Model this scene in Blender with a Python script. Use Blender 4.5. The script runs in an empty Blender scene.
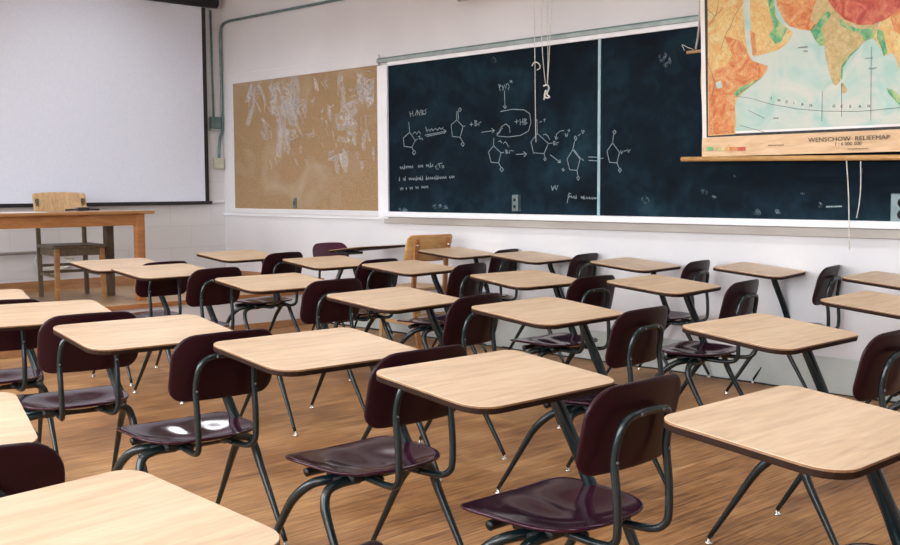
import bpy, bmesh, math, random
from mathutils import Vector, Matrix, Euler
R = math.radians
random.seed(7)
SC = bpy.context.scene
COL = SC.collection

# ------------------------------------------------------------------ camera
F_PX, YAW, PITCH, ROLL = 1084.865, 0.768176, -0.07812, -0.004531
CAM_H = 1.25
XW = 6.15      # board wall
YW = 9.72      # screen wall
XL = -2.3      # window wall
YR = -2.6      # rear wall
ZC = 3.55      # ceiling
fw = Vector((math.sin(YAW)*math.cos(PITCH), math.cos(YAW)*math.cos(PITCH), math.sin(PITCH)))
rt = Vector((math.cos(YAW), -math.sin(YAW), 0)); up = rt.cross(fw)
c_, s_ = math.cos(ROLL), math.sin(ROLL)
rt2 = c_*rt + s_*up; up2 = -s_*rt + c_*up
cam_d = bpy.data.cameras.new('camera'); cam = bpy.data.objects.new('camera', cam_d); COL.objects.link(cam)
cam_d.sensor_width = 36; cam_d.lens = F_PX*36/900; cam_d.clip_start = 0.02
M = Matrix((rt2, up2, -fw)).transposed().to_4x4(); M.translation = Vector((0, 0, CAM_H))
cam.matrix_world = M
SC.camera = cam

def wall_pt(x, y, X):
    """survey point on a plane X = const (board wall): returns (Y, z)"""
    w = rt2*(x-450) + up2*(272.5-y) + fw*F_PX
    t = X/w.x
    return w.y*t, CAM_H + w.z*t

# ------------------------------------------------------------------ materials
def new_mat(name):
    m = bpy.data.materials.new(name); m.use_nodes = True
    nt = m.node_tree; b = nt.nodes['Principled BSDF']
    return m, nt, b
def N(nt, t, **kw):
    n = nt.nodes.new(t)
    for k, v in kw.items():
        if k in n.inputs: n.inputs[k].default_value = v
        else: setattr(n, k, v)
    return n
def ramp(nt, fac, stops):
    r = nt.nodes.new('ShaderNodeValToRGB'); e = r.color_ramp.elements
    e[0].position, e[0].color = stops[0][0], (*stops[0][1], 1)
    e[1].position, e[1].color = stops[-1][0], (*stops[-1][1], 1)
    for p, c in stops[1:-1]:
        k = e.new(p); k.color = (*c, 1)
    nt.links.new(fac, r.inputs[0]); return r.outputs[0]
def coords(nt, scale, rot=(0, 0, 0), kind='Object'):
    tc = nt.nodes.new('ShaderNodeTexCoord'); mp = nt.nodes.new('ShaderNodeMapping')
    mp.inputs['Scale'].default_value = scale; mp.inputs['Rotation'].default_value = rot
    nt.links.new(tc.outputs[kind], mp.inputs[0]); return mp.outputs[0]
def mottled(name, c1, c2, scale=8, rough=.5, spec=.5, stretch=(1, 1, 1), bump=0., metal=0., detail=4., lo=.35, hi=.65, coat=0.):
    m, nt, b = new_mat(name)
    v = coords(nt, stretch)
    n = N(nt, 'ShaderNodeTexNoise', Scale=scale, Detail=detail); nt.links.new(v, n.inputs['Vector'])
    nt.links.new(ramp(nt, n.outputs[0], [(lo, c1), (hi, c2)]), b.inputs['Base Color'])
    b.inputs['Roughness'].default_value = rough; b.inputs['Specular IOR Level'].default_value = spec
    b.inputs['Metallic'].default_value = metal; b.inputs['Coat Weight'].default_value = coat
    b.inputs['Coat Roughness'].default_value = .08
    if bump:
        bp = N(nt, 'ShaderNodeBump', Strength=bump, Distance=.01)
        nt.links.new(n.outputs[0], bp.inputs['Height']); nt.links.new(bp.outputs[0], b.inputs['Normal'])
    return m
def wood(name, c1, c2, c3, scale, stretch, rough=.4, spec=.5, dist=1.5, kind='Object'):
    m, nt, b = new_mat(name)
    v = coords(nt, stretch, kind=kind)
    n = N(nt, 'ShaderNodeTexNoise', Scale=scale, Detail=8., Distortion=dist); nt.links.new(v, n.inputs['Vector'])
    n2 = N(nt, 'ShaderNodeTexNoise', Scale=scale*5, Detail=6.); nt.links.new(v, n2.inputs['Vector'])
    mx = N(nt, 'ShaderNodeMix', data_type='FLOAT'); mx.inputs[0].default_value = .35
    nt.links.new(n.outputs[0], mx.inputs[2]); nt.links.new(n2.outputs[0], mx.inputs[3])
    nt.links.new(ramp(nt, mx.outputs[0], [(.34, c1), (.5, c2), (.66, c3)]), b.inputs['Base Color'])
    b.inputs['Roughness'].default_value = rough; b.inputs['Specular IOR Level'].default_value = spec
    return m

M_TOP = wood('laminate_oak', (.50, .345, .22), (.62, .45, .30), (.71, .54, .375), 2.2, (1.0, 9, 1), rough=.42, spec=.4, dist=.9)
M_EDGE = mottled('desk_edge_band', (.18, .085, .035), (.26, .13, .055), 30, rough=.5)
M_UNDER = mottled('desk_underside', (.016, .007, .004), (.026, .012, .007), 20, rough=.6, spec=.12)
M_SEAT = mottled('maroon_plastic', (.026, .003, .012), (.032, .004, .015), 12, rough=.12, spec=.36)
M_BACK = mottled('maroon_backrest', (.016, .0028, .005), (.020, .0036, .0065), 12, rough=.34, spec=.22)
M_TUBE = mottled('dark_green_enamel', (.005, .012, .0135), (.0065, .0145, .016), 15, rough=.24, spec=.5, metal=0.)
M_FRAME = mottled('black_underframe', (.003, .004, .0045), (.006, .007, .0075), 30, rough=.5)
M_RIVET = mottled('rivet_metal', (.08, .1, .1), (.14, .16, .16), 30, rough=.35, metal=.6)
M_CHROME = mottled('chrome_glide', (.6, .58, .53), (.75, .73, .68), 30, rough=.22, metal=.9)
M_WALL = mottled('painted_wall', (.66, .645, .665), (.71, .695, .71), 1.3, rough=.6, spec=.3)
M_TRIM = mottled('white_trim', (.80, .80, .83), (.86, .86, .89), 3, rough=.4)
M_TRAY = mottled('taupe_moulding', (.40, .36, .32), (.5, .46, .42), 6, rough=.6, stretch=(1, .3, 1))
M_GREYMET = mottled('grey_rail', (.3, .36, .36), (.4, .46, .45), 12, rough=.35, metal=.4)
M_BLACK = mottled('black_casing', (.008, .01, .014), (.016, .019, .024), 20, rough=.45)
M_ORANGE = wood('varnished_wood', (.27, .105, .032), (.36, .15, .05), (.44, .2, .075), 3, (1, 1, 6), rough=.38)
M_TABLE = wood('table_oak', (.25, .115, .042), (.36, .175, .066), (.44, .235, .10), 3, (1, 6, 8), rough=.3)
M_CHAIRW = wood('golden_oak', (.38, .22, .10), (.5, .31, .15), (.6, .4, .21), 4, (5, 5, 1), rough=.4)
M_DARKW = wood('dark_shaded_oak', (.07, .05, .03), (.11, .08, .05), (.16, .115, .07), 4, (6, 6, 1), rough=.4)  # dark wood, also the painted shade on rear legs and posts
M_HONEY = wood('honey_ply', (.48, .25, .085), (.58, .32, .12), (.66, .39, .165), 3, (2, 2, 9), rough=.35)
M_BASE = wood('orange_baseboard', (.3, .14, .06), (.38, .19, .085), (.46, .25, .12), 3, (1, 1, 8), rough=.45)
M_STAGE = wood('stage_boards', (.36, .22, .12), (.46, .3, .17), (.54, .37, .23), 2, (1, 8, 1), rough=.4)
M_CORD = mottled('white_cord', (.6, .58, .52), (.75, .73, .66), 30, rough=.7)
M_CREAM = mottled('cream_box', (.5, .5, .38), (.6, .6, .46), 12, rough=.5)
M_TEAL = mottled('grey_green_conduit', (.10, .17, .17), (.17, .25, .24), 14, rough=.35, metal=.3)
M_STEEL = mottled('outlet_plate', (.13, .18, .19), (.18, .24, .25), 15, rough=.4, metal=.3)
M_PAPER = mottled('paper', (.8, .78, .76), (.87, .85, .83), 5, rough=.7)
M_MAPTAN = wood('map_margin', (.62, .40, .22), (.72, .49, .29), (.8, .57, .36), 3, (1, 1, 6), rough=.6)
M_INK = mottled('map_ink', (.03, .03, .03), (.06, .055, .05), 30, rough=.7)
M_CHALK = mottled('chalk', (.13, .19, .22), (.36, .43, .45), 120, rough=.9)
M_CEIL = mottled('ceiling_paint', (.72, .72, .72), (.78, .78, .78), 2, rough=.8)
M_SCREEN = mottled('projection_screen', (.72, .76, .88), (.75, .79, .91), 60, rough=.75, spec=.2, detail=2)

def board_mat():
    m, nt, b = new_mat('chalkboard_slate')
    v = coords(nt, (1, .8, 1))
    n = N(nt, 'ShaderNodeTexNoise', Scale=1.6, Detail=7., Distortion=1.2); nt.links.new(v, n.inputs['Vector'])
    v2 = coords(nt, (1, 1, 1))
    n2 = N(nt, 'ShaderNodeTexNoise', Scale=9., Detail=8., Distortion=.8); nt.links.new(v2, n2.inputs['Vector'])
    mx = N(nt, 'ShaderNodeMix', data_type='FLOAT'); mx.inputs[0].default_value = .3
    nt.links.new(n.outputs[0], mx.inputs[2]); nt.links.new(n2.outputs[0], mx.inputs[3])
    # chalk dust settled in the bottom few centimetres
    sep = nt.nodes.new('ShaderNodeSeparateXYZ'); tc = nt.nodes.new('ShaderNodeTexCoord')
    nt.links.new(tc.outputs['Object'], sep.inputs[0])
    mr = N(nt, 'ShaderNodeMapRange'); mr.inputs[1].default_value = 1.05; mr.inputs[2].default_value = 1.2; mr.inputs[3].default_value = .16; mr.inputs[4].default_value = 0
    nt.links.new(sep.outputs[2], mr.inputs[0])
    mul = N(nt, 'ShaderNodeMath', operation='MULTIPLY'); nt.links.new(mr.outputs[0], mul.inputs[0]); nt.links.new(n2.outputs[0], mul.inputs[1])
    ad = N(nt, 'ShaderNodeMath', operation='ADD'); nt.links.new(mx.outputs[0], ad.inputs[0]); nt.links.new(mul.outputs[0], ad.inputs[1])
    col = ramp(nt, ad.outputs[0], [(.36, (.0015, .0045, .008)), (.5, (.003, .0095, .017)), (.62, (.0065, .021, .034)), (.8, (.018, .055, .07))])
    nt.links.new(col, b.inputs['Base Color']); b.inputs['Roughness'].default_value = .75; b.inputs['Specular IOR Level'].default_value = .12
    return m
M_BOARD = board_mat()

def cork_mat():
    m, nt, b = new_mat('cork_sheet')
    v = coords(nt, (1, 1, 1))
    n = N(nt, 'ShaderNodeTexNoise', Scale=90., Detail=6.); nt.links.new(v, n.inputs['Vector'])
    n2 = N(nt, 'ShaderNodeTexNoise', Scale=1.8, Detail=5., Distortion=1.); nt.links.new(v, n2.inputs['Vector'])
    c = ramp(nt, n.outputs[0], [(.3, (.25, .155, .075)), (.7, (.40, .265, .14))])
    mx = N(nt, 'ShaderNodeMix', data_type='RGBA'); nt.links.new(c, mx.inputs[6]); mx.inputs[7].default_value = (.46, .37, .28, 1)
    mr = N(nt, 'ShaderNodeMapRange'); mr.inputs[1].default_value = .5; mr.inputs[2].default_value = .72; mr.inputs[3].default_value = 0; mr.inputs[4].default_value = .6
    nt.links.new(n2.outputs[0], mr.inputs[0]); nt.links.new(mr.outputs[0], mx.inputs[0])
    nt.links.new(mx.outputs[2], b.inputs['Base Color']); b.inputs['Roughness'].default_value = .85
    return m
M_CORK = cork_mat()

def scuff_mat():
    m, nt, b = new_mat('chalk_scuff')
    b.inputs['Base Color'].default_value = (.72, .68, .66, 1); b.inputs['Roughness'].default_value = .9
    v = coords(nt, (1, 1, 1))
    n = N(nt, 'ShaderNodeTexNoise', Scale=22., Detail=6.); nt.links.new(v, n.inputs['Vector'])
    mr = N(nt, 'ShaderNodeMapRange'); mr.inputs[1].default_value = .3; mr.inputs[2].default_value = .75; mr.inputs[3].default_value = .05; mr.inputs[4].default_value = .5
    nt.links.new(n.outputs[0], mr.inputs[0]); nt.links.new(mr.outputs[0], b.inputs['Alpha'])
    return m
M_SCUFF = scuff_mat()
def smear_mat():
    m, nt, b = new_mat('chalk_smear')
    b.inputs['Base Color'].default_value = (.3, .42, .48, 1); b.inputs['Roughness'].default_value = .9
    v = coords(nt, (1, 1, 1))
    n = N(nt, 'ShaderNodeTexNoise', Scale=30., Detail=6.); nt.links.new(v, n.inputs['Vector'])
    mr = N(nt, 'ShaderNodeMapRange'); mr.inputs[1].default_value = .42; mr.inputs[2].default_value = .75; mr.inputs[3].default_value = .0; mr.inputs[4].default_value = .5
    nt.links.new(n.outputs[0], mr.inputs[0]); nt.links.new(mr.outputs[0], b.inputs['Alpha'])
    return m
M_SMEAR = smear_mat()

def floor_mat():
    m, nt, b = new_mat('wood_strip_floor')
    v = coords(nt, (1, 1, 1))
    br = nt.nodes.new('ShaderNodeTexBrick'); br.inputs['Scale'].default_value = 1.; br.inputs['Brick Width'].default_value = 1.7
    br.inputs['Row Height'].default_value = .085; br.inputs['Mortar Size'].default_value = .0022; br.inputs['Mortar Smooth'].default_value = .3
    br.offset = .37; br.offset_frequency = 3
    br.inputs['Color1'].default_value = (.3, .3, .3, 1); br.inputs['Color2'].default_value = (.62, .62, .62, 1); br.inputs['Mortar'].default_value = (.12, .12, .12, 1)
    nt.links.new(v, br.inputs['Vector'])
    v2 = coords(nt, (1.6, 26, 1))
    n = N(nt, 'ShaderNodeTexNoise', Scale=3., Detail=9., Distortion=.5); nt.links.new(v2, n.inputs['Vector'])
    v3 = coords(nt, (1, 1, 1))
    big = N(nt, 'ShaderNodeTexNoise', Scale=1.6, Detail=9., Distortion=.6); nt.links.new(v3, big.inputs['Vector'])
    a = N(nt, 'ShaderNodeMix', data_type='FLOAT'); a.inputs[0].default_value = .32
    nt.links.new(n.outputs[0], a.inputs[2]); nt.links.new(br.outputs[0], a.inputs[3])
    a2 = N(nt, 'ShaderNodeMix', data_type='FLOAT'); a2.inputs[0].default_value = .3
    nt.links.new(a.outputs[0], a2.inputs[2]); nt.links.new(big.outputs[0], a2.inputs[3])
    col = ramp(nt, a2.outputs[0], [(.31, (.08, .032, .010)), (.42, (.23, .10, .033)), (.50, (.385, .182, .062)), (.62, (.57, .32, .135))])
    # pale scratches
    v4 = coords(nt, (1.2, 26, 1), rot=(0, 0, .12))
    sc = N(nt, 'ShaderNodeTexNoise', Scale=5., Detail=3.); nt.links.new(v4, sc.inputs['Vector'])
    mr = N(nt, 'ShaderNodeMapRange'); mr.inputs[1].default_value = .66; mr.inputs[2].default_value = .78; mr.inputs[3].default_value = 0; mr.inputs[4].default_value = .45
    nt.links.new(sc.outputs[0], mr.inputs[0])
    mx = N(nt, 'ShaderNodeMix', data_type='RGBA'); nt.links.new(mr.outputs[0], mx.inputs[0]); nt.links.new(col, mx.inputs[6]); mx.inputs[7].default_value = (.6, .45, .31, 1)
    nt.links.new(mx.outputs[2], b.inputs['Base Color'])
    rr = N(nt, 'ShaderNodeMapRange'); rr.inputs[3].default_value = .38; rr.inputs[4].default_value = .6; nt.links.new(n.outputs[0], rr.inputs[0])
    nt.links.new(rr.outputs[0], b.inputs['Roughness'])
    bp = N(nt, 'ShaderNodeBump', Strength=.2, Distance=.004); nt.links.new(a.outputs[0], bp.inputs['Height']); nt.links.new(bp.outputs[0], b.inputs['Normal'])
    return m
M_FLOOR = floor_mat()

def block_wall_mat():
    m, nt, b = new_mat('painted_block_wall')
    tc = nt.nodes.new('ShaderNodeTexCoord'); mp = nt.nodes.new('ShaderNodeMapping'); mp.inputs['Rotation'].default_value = (R(90), 0, 0)
    nt.links.new(tc.outputs['Object'], mp.inputs[0])
    br = nt.nodes.new('ShaderNodeTexBrick'); br.inputs['Scale'].default_value = 1.; br.inputs['Brick Width'].default_value = .46; br.inputs['Row Height'].default_value = .22
    br.inputs['Mortar Size'].default_value = .006; br.inputs['Mortar Smooth'].default_value = .8
    br.inputs['Color1'].default_value = (.66, .655, .665, 1); br.inputs['Color2'].default_value = (.685, .675, .685, 1); br.inputs['Mortar'].default_value = (.60, .59, .60, 1)
    nt.links.new(mp.outputs[0], br.inputs['Vector']); nt.links.new(br.outputs[0], b.inputs['Base Color'])
    b.inputs['Roughness'].default_value = .6
    bp = N(nt, 'ShaderNodeBump', Strength=.15, Distance=.004); bp.invert = True
    nt.links.new(br.outputs[1], bp.inputs['Height']); nt.links.new(bp.outputs[0], b.inputs['Normal'])
    return m
M_BLOCK = block_wall_mat()

def relief(name, stops, scale, lines=.5, ink=(.35, .12, .05)):
    m, nt, b = new_mat(name)
    v = coords(nt, (1, 1, 1))
    n = N(nt, 'ShaderNodeTexNoise', Scale=scale, Detail=7., Distortion=1.8); nt.links.new(v, n.inputs['Vector'])
    col = ramp(nt, n.outputs[0], stops)
    vo = N(nt, 'ShaderNodeTexNoise', Scale=scale*2.6, Detail=5., Distortion=3.); nt.links.new(v, vo.inputs['Vector'])
    rg = ramp(nt, vo.outputs[0], [(.44, (0, 0, 0)), (.5, (1, 1, 1)), (.56, (0, 0, 0))])
    mu = N(nt, 'ShaderNodeMath', operation='MULTIPLY'); nt.links.new(rg, mu.inputs[0]); mu.inputs[1].default_value = lines
    mx = N(nt, 'ShaderNodeMix', data_type='RGBA'); nt.links.new(mu.outputs[0], mx.inputs[0]); nt.links.new(col, mx.inputs[6]); mx.inputs[7].default_value = (*ink, 1)
    nt.links.new(mx.outputs[2], b.inputs['Base Color']); b.inputs['Roughness'].default_value = .6
    return m
M_SEA = relief('map_sea', [(.35, (.40, .60, .54)), (.5, (.54, .63, .56)), (.65, (.62, .64, .57))], 4, .08, (.4, .55, .6))
M_LANDY = relief('map_yellow_land', [(.32, (.74, .36, .12)), (.48, (.76, .5, .19)), (.62, (.76, .6, .27)), (.7, (.62, .62, .33))], 7, .35)
M_LANDO = relief('map_orange_land', [(.35, (.62, .16, .05)), (.5, (.74, .29, .1)), (.65, (.75, .45, .2))], 11, .55)
M_LANDR = relief('map_red_highland', [(.35, (.42, .06, .04)), (.5, (.6, .12, .075)), (.65, (.68, .22, .12))], 11, .45, (.25, .04, .03))
M_LANDG = relief('map_green_lowland', [(.35, (.05, .33, .16)), (.5, (.22, .47, .2)), (.65, (.5, .58, .27))], 11, .3, (.04, .2, .12))
M_LANDT = relief('map_tan_land', [(.35, (.45, .4, .17)), (.5, (.6, .44, .2)), (.65, (.62, .52, .27))], 12, .4)

# ------------------------------------------------------------------ mesh helpers
def finish(name, bm, mats, parent=None, smooth=True, loc=None):
    me = bpy.data.meshes.new(name); 
    bmesh.ops.recalc_face_normals(bm, faces=bm.faces)
    bm.to_mesh(me); bm.free()
    for m in (mats if isinstance(mats, (list, tuple)) else [mats]): me.materials.append(m)
    if smooth: me.polygons.foreach_set('use_smooth', [True]*len(me.polygons))
    o = bpy.data.objects.new(name, me); COL.objects.link(o)
    if loc is not None: o.location = loc
    if parent is not None: o.parent = parent
    return o
def thing(name, label, cat, loc=(0, 0, 0), rz=0, group=None):
    o = bpy.data.objects.new(name, None); COL.objects.link(o); o.location = loc; o.rotation_euler = (0, 0, rz)
    o.empty_display_size = .1
    o['label'] = label; o['category'] = cat
    if group: o['group'] = group
    return o
def tag(o, label, cat, group=None):
    o['label'] = label; o['category'] = cat
    if group: o['group'] = group
    return o
def struct(o): o['kind'] = 'structure'; return o
def add_box(bm, x0, x1, y0, y1, z0, z1, bevel=0., mi=0):
    r = bmesh.ops.create_cube(bm, size=1)
    for v in r['verts']:
        v.co = Vector(((x0+x1)/2 + v.co.x*(x1-x0), (y0+y1)/2 + v.co.y*(y1-y0), (z0+z1)/2 + v.co.z*(z1-z0)))
    fs = set(f for v in r['verts'] for f in v.link_faces)
    if bevel > 0:
        es = set(e for v in r['verts'] for e in v.link_edges)
        rb = bmesh.ops.bevel(bm, geom=list(es), offset=bevel, segments=2, affect='EDGES', profile=.5)
        fs = set(rb['faces']) | set(f for f in fs if f.is_valid)
    for f in fs:
        if f.is_valid: f.material_index = mi
def box(name, mat, x0, x1, y0, y1, z0, z1, parent=None, bevel=.003):
    bm = bmesh.new(); add_box(bm, x0, x1, y0, y1, z0, z1, bevel)
    return finish(name, bm, mat, parent, smooth=False)
def catmull(pts, n=6):
    P = [Vector(p) for p in pts]; out = []
    for i in range(len(P)-1):
        p0 = P[i-1] if i else P[0]*2-P[1]; p1, p2 = P[i], P[i+1]; p3 = P[i+2] if i+2 < len(P) else P[-1]*2-P[-2]
        for k in range(n):
            t = k/n
            out.append(.5*((2*p1)+(-p0+p2)*t+(2*p0-5*p1+4*p2-p3)*t*t+(-p0+3*p1-3*p2+p3)*t*t*t))
    out.append(P[-1]); return out
def add_tube(bm, pts, r, seg=10, r_end=None, cap=True, mi=0):
    n = len(pts); rings = []; prev = None
    for i, p in enumerate(pts):
        p = Vector(p)
        t = (Vector(pts[min(i+1, n-1)]) - Vector(pts[max(i-1, 0)])).normalized()
        if prev is None:
            a = Vector((0, 0, 1)) if abs(t.z) < .9 else Vector((1, 0, 0)); u = t.cross(a).normalized()
        else:
            u = (prev - t*prev.dot(t)).normalized()
        prev = u; w = t.cross(u)
        rr = r[i] if isinstance(r, list) else r if r_end is None else r + (r_end-r)*i/(n-1)
        rings.append([bm.verts.new(p + (u*math.cos(2*math.pi*k/seg) + w*math.sin(2*math.pi*k/seg))*rr) for k in range(seg)])
    for a, b in zip(rings, rings[1:]):
        for k in range(seg):
            f = bm.faces.new((a[k], a[(k+1) % seg], b[(k+1) % seg], b[k])); f.material_index = mi
    if cap:
        for rg in (rings[0], rings[-1]):
            f = bm.faces.new(rg); f.material_index = mi
def tube(name, mat, pts, r, parent=None, seg=10, r_end=None, smooth_n=0):
    bm = bmesh.new(); add_tube(bm, catmull(pts, smooth_n) if smooth_n else pts, r, seg, r_end)
    return finish(name, bm, mat, parent)
def rrect(w, h, r, n=7, arch=0.):
    out = []
    rs = r if isinstance(r, (list, tuple)) else (r,)*4
    for (sx, sy, a0), rr in zip(((1, 1, 0), (-1, 1, 90), (-1, -1, 180), (1, -1, 270)), rs):
        for k in range(n):
            a = R(a0 + 90*k/(n-1)); out.append([sx*(w/2-rr)+rr*math.cos(a), sy*(h/2-rr)+rr*math.sin(a)])
        # subdivide the straight stretch towards the next corner
    full = []
    for i, p in enumerate(out):
        q = out[(i+1) % len(out)]; full.append(p)
        d = math.dist(p, q); m = int(d/.045)
        for k in range(1, m): full.append([p[0]+(q[0]-p[0])*k/m, p[1]+(q[1]-p[1])*k/m])
    return full
def shell(name, mats, outline, fn, th, parent=None, rings=8, edge=.006, bands=None, edge_mid=0., smooth=True):
    """plate with a given outline; fn(x, y) -> (P, normal-ish offset) maps plan to space"""
    bm = bmesh.new(); n = len(outline)
    ss = [((k+1)/rings)**.8 for k in range(rings)]
    def ring(s, inset, t):
        vs = []
        for (x, y) in outline:
            L = math.hypot(x, y) or 1; k = s*(1-inset/L)
            P, nn = fn(x*k, y*k); vs.append(bm.verts.new(P + nn*t))
        return vs
    seq = []      # list of (ring, material of the band leading to it)
    top = [ring(s, edge, th/2) for s in ss]
    P, nn = fn(0, 0); ct = bm.verts.new(P + nn*th/2); cb = bm.verts.new(P - nn*th/2)
    r1 = ring(1, edge*.25, th*(.36 if smooth else .44)); r2 = ring(1, 0, th*edge_mid); r3 = ring(1, edge*.3, -th*.38)
    bot = [ring(s, edge, -th/2) for s in ss]
    mi = bands or (0, 0, 0, 0)
    for k in range(n):
        f = bm.faces.new((ct, top[0][k], top[0][(k+1) % n])); f.material_index = mi[0]
        f = bm.faces.new((cb, bot[0][(k+1) % n], bot[0][k])); f.material_index = mi[3]
    allr = [(a, b, mi[0]) for a, b in zip(top, top[1:])] + [(top[-1], r1, mi[0]), (r1, r2, mi[1]), (r2, r3, mi[2]), (r3, bot[-1], mi[3])] + [(b, a, mi[3]) for a, b in zip(bot, bot[1:])]
    for a, b, m_ in allr:
        for k in range(n):
            f = bm.faces.new((a[k], b[k], b[(k+1) % n], a[(k+1) % n])); f.material_index = m_
    return finish(name, bm, mats, parent, smooth)
def kids(o): return [c for c in COL.objects if c.parent == o]
def text_mesh(name, body, mat, size, loc, rot, parent, align='CENTER', ext=.0004, space=1.0, sx=1.0):
    cu = bpy.data.curves.new(name, 'FONT'); cu.body = body; cu.size = size; cu.align_x = align; cu.extrude = ext; cu.space_character = space
    cu.resolution_u = 2
    t = bpy.data.objects.new(name, cu); COL.objects.link(t)
    bpy.context.view_layer.update()
    me = bpy.data.meshes.new_from_object(t.evaluated_get(bpy.context.evaluated_depsgraph_get()))
    bpy.data.objects.remove(t); me.materials.clear(); me.materials.append(mat)
    o = bpy.data.objects.new(name, me); COL.objects.link(o); o.location = loc; o.rotation_euler = rot; o.scale = (sx, 1, 1)
    if parent: o.parent = parent
    return o

# ------------------------------------------------------------------ room shell
struct(box('floor', M_FLOOR, XL-.2, XW+.2, YR-.2, YW+.2, -.1, 0, bevel=0))
struct(box('ceiling', M_CEIL, XL-.2, XW+.2, YR-.2, YW+.2, ZC, ZC+.1, bevel=0))
struct(box('wall_right', M_WALL, XW, XW+.2, YR-.2, YW+.2, 0, ZC, bevel=0))
struct(box('wall_front', M_BLOCK, XL-.2, XW, YW, YW+.2, 0, ZC, bevel=0))
struct(box('wall_rear', M_WALL, XL-.2, XW, YR-.2, YR, 0, ZC, bevel=0))
# window wall on the left, outside the picture: the daylight enters here
wins = [(-1.3, .4), (0.8, 2.5), (2.9, 4.6), (5.0, 6.7), (7.1, 8.8)]
WZ0, WZ1 = .95, 2.95
bm = bmesh.new()
add_box(bm, XL-.2, XL, YR, YW, 0, WZ0); add_box(bm, XL-.2, XL, YR, YW, WZ1, ZC)
ys = [YR] + [v for w in wins for v in w] + [YW]
for a, b in zip(ys[::2], ys[1::2]): add_box(bm, XL-.2, XL, a, b, WZ0, WZ1)
struct(finish('wall_left', bm, M_WALL, smooth=False))
for i, (a, b) in enumerate(wins):
    bm = bmesh.new()
    for (y0, y1, z0, z1) in ((a, a+.05, WZ0, WZ1), (b-.05, b, WZ0, WZ1), (a+.05, b-.05, WZ0, WZ0+.05), (a+.05, b-.05, WZ1-.05, WZ1), ((a+b)/2-.025, (a+b)/2+.025, WZ0+.05, WZ1-.05), (a+.05, (a+b)/2-.025, 1.93, 1.97), ((a+b)/2+.025, b-.05, 1.93, 1.97)):
        add_box(bm, XL-.13, XL-.07, y0, y1, z0, z1)
    struct(finish('window_%d' % (i+1), bm, M_TRIM, smooth=False))

# stage under the screen
ST = .32; SY = 8.05
struct(box('trim_1', M_WALL, XL, XW, SY+.02, YW, 0, ST-.03, bevel=0))
struct(box('trim_2', M_STAGE, XL, XW, SY, YW, ST-.03, ST, bevel=.004))
struct(box('trim_3', M_ORANGE, XL, XW, SY-.012, SY+.0, ST-.035, ST+.001, bevel=.003))
struct(box('trim_4', M_BASE, XL, XW, SY+.005, SY+.02, 0, .06, bevel=.002))
struct(box('baseboard_front', M_BASE, XL, XW-.012, YW-.015, YW, ST, ST+.095, bevel=.002))
struct(box('baseboard_right', M_BASE, XW-.014, XW, SY, YW, ST, ST+.095, bevel=.002))
struct(box('trim_9', mottled('grey_green_base_paint', (.42, .46, .44), (.56, .59, .57), 3, rough=.5), XW-.01, XW, .2, SY-.01, 0, .22, bevel=.002))
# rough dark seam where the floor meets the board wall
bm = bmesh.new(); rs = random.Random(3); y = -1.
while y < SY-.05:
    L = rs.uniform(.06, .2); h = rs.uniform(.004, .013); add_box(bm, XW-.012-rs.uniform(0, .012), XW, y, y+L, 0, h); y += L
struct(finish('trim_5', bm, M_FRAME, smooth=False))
# chalk rail moulding that runs along the board wall
struct(box('trim_6', M_TRAY, XW-.035, XW, .2, 7.15, .945, 1.0, bevel=.004))
struct(box('trim_7', M_TRIM, XW-.02, XW, 7.15, YW, .975, 1.0, bevel=.004))
struct(box('trim_8', M_TRIM, 5.99, XW-.02, YW-.02, YW, 1.105, 1.13, bevel=.003))

# ------------------------------------------------------------------ chalkboard
BZ0, BZ1, BYL, BYR = 1.047, 2.285, 7.09, .25
cb = thing('chalkboard', 'long dark chalkboard in a white frame with chemistry sketches on its left half', 'chalkboard', (0, 0, 0))
YD = 4.818
box('writing_panel', M_BOARD, XW-.022, XW-.004, YD+.012, BYL, BZ0, BZ1, cb, 0)
box('writing_panel', M_BOARD, XW-.022, XW-.004, BYR, YD-.012, BZ0, BZ1, cb, 0)
box('divider_strip', mottled('blue_grey_strip', (.25, .4, .45), (.36, .5, .55), 10, rough=.4), XW-.027, XW-.004, YD-.012, YD+.012, BZ0, BZ1, cb, .002)
bm = bmesh.new()
add_box(bm, XW-.04, XW, BYL, BYL+.13, .985, BZ1+.01, .004)
add_box(bm, XW-.035, XW, BYR, BYL, BZ1, BZ1+.035, .004)
finish('frame', bm, M_TRIM, cb, smooth=False)
bm = bmesh.new(); add_box(bm, XW-.045, XW, BYR, BYL+.13, BZ1+.035, BZ1+.062, .002); finish('top_rail', bm, M_GREYMET, cb, smooth=False)['label'] = 'grey metal display rail'
bm = bmesh.new(); add_box(bm, XW-.04, XW, BYR, BYL+.13, BZ1+.062, BZ1+.074, .002); finish('rail_cap', bm, M_TEAL, cb, smooth=False)
bm = bmesh.new(); add_box(bm, XW-.075, XW-.0, BYR, BYL+.03, 1.003, BZ0, .005); finish('chalk_tray', bm, M_TRIM, cb, smooth=False)

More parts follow.
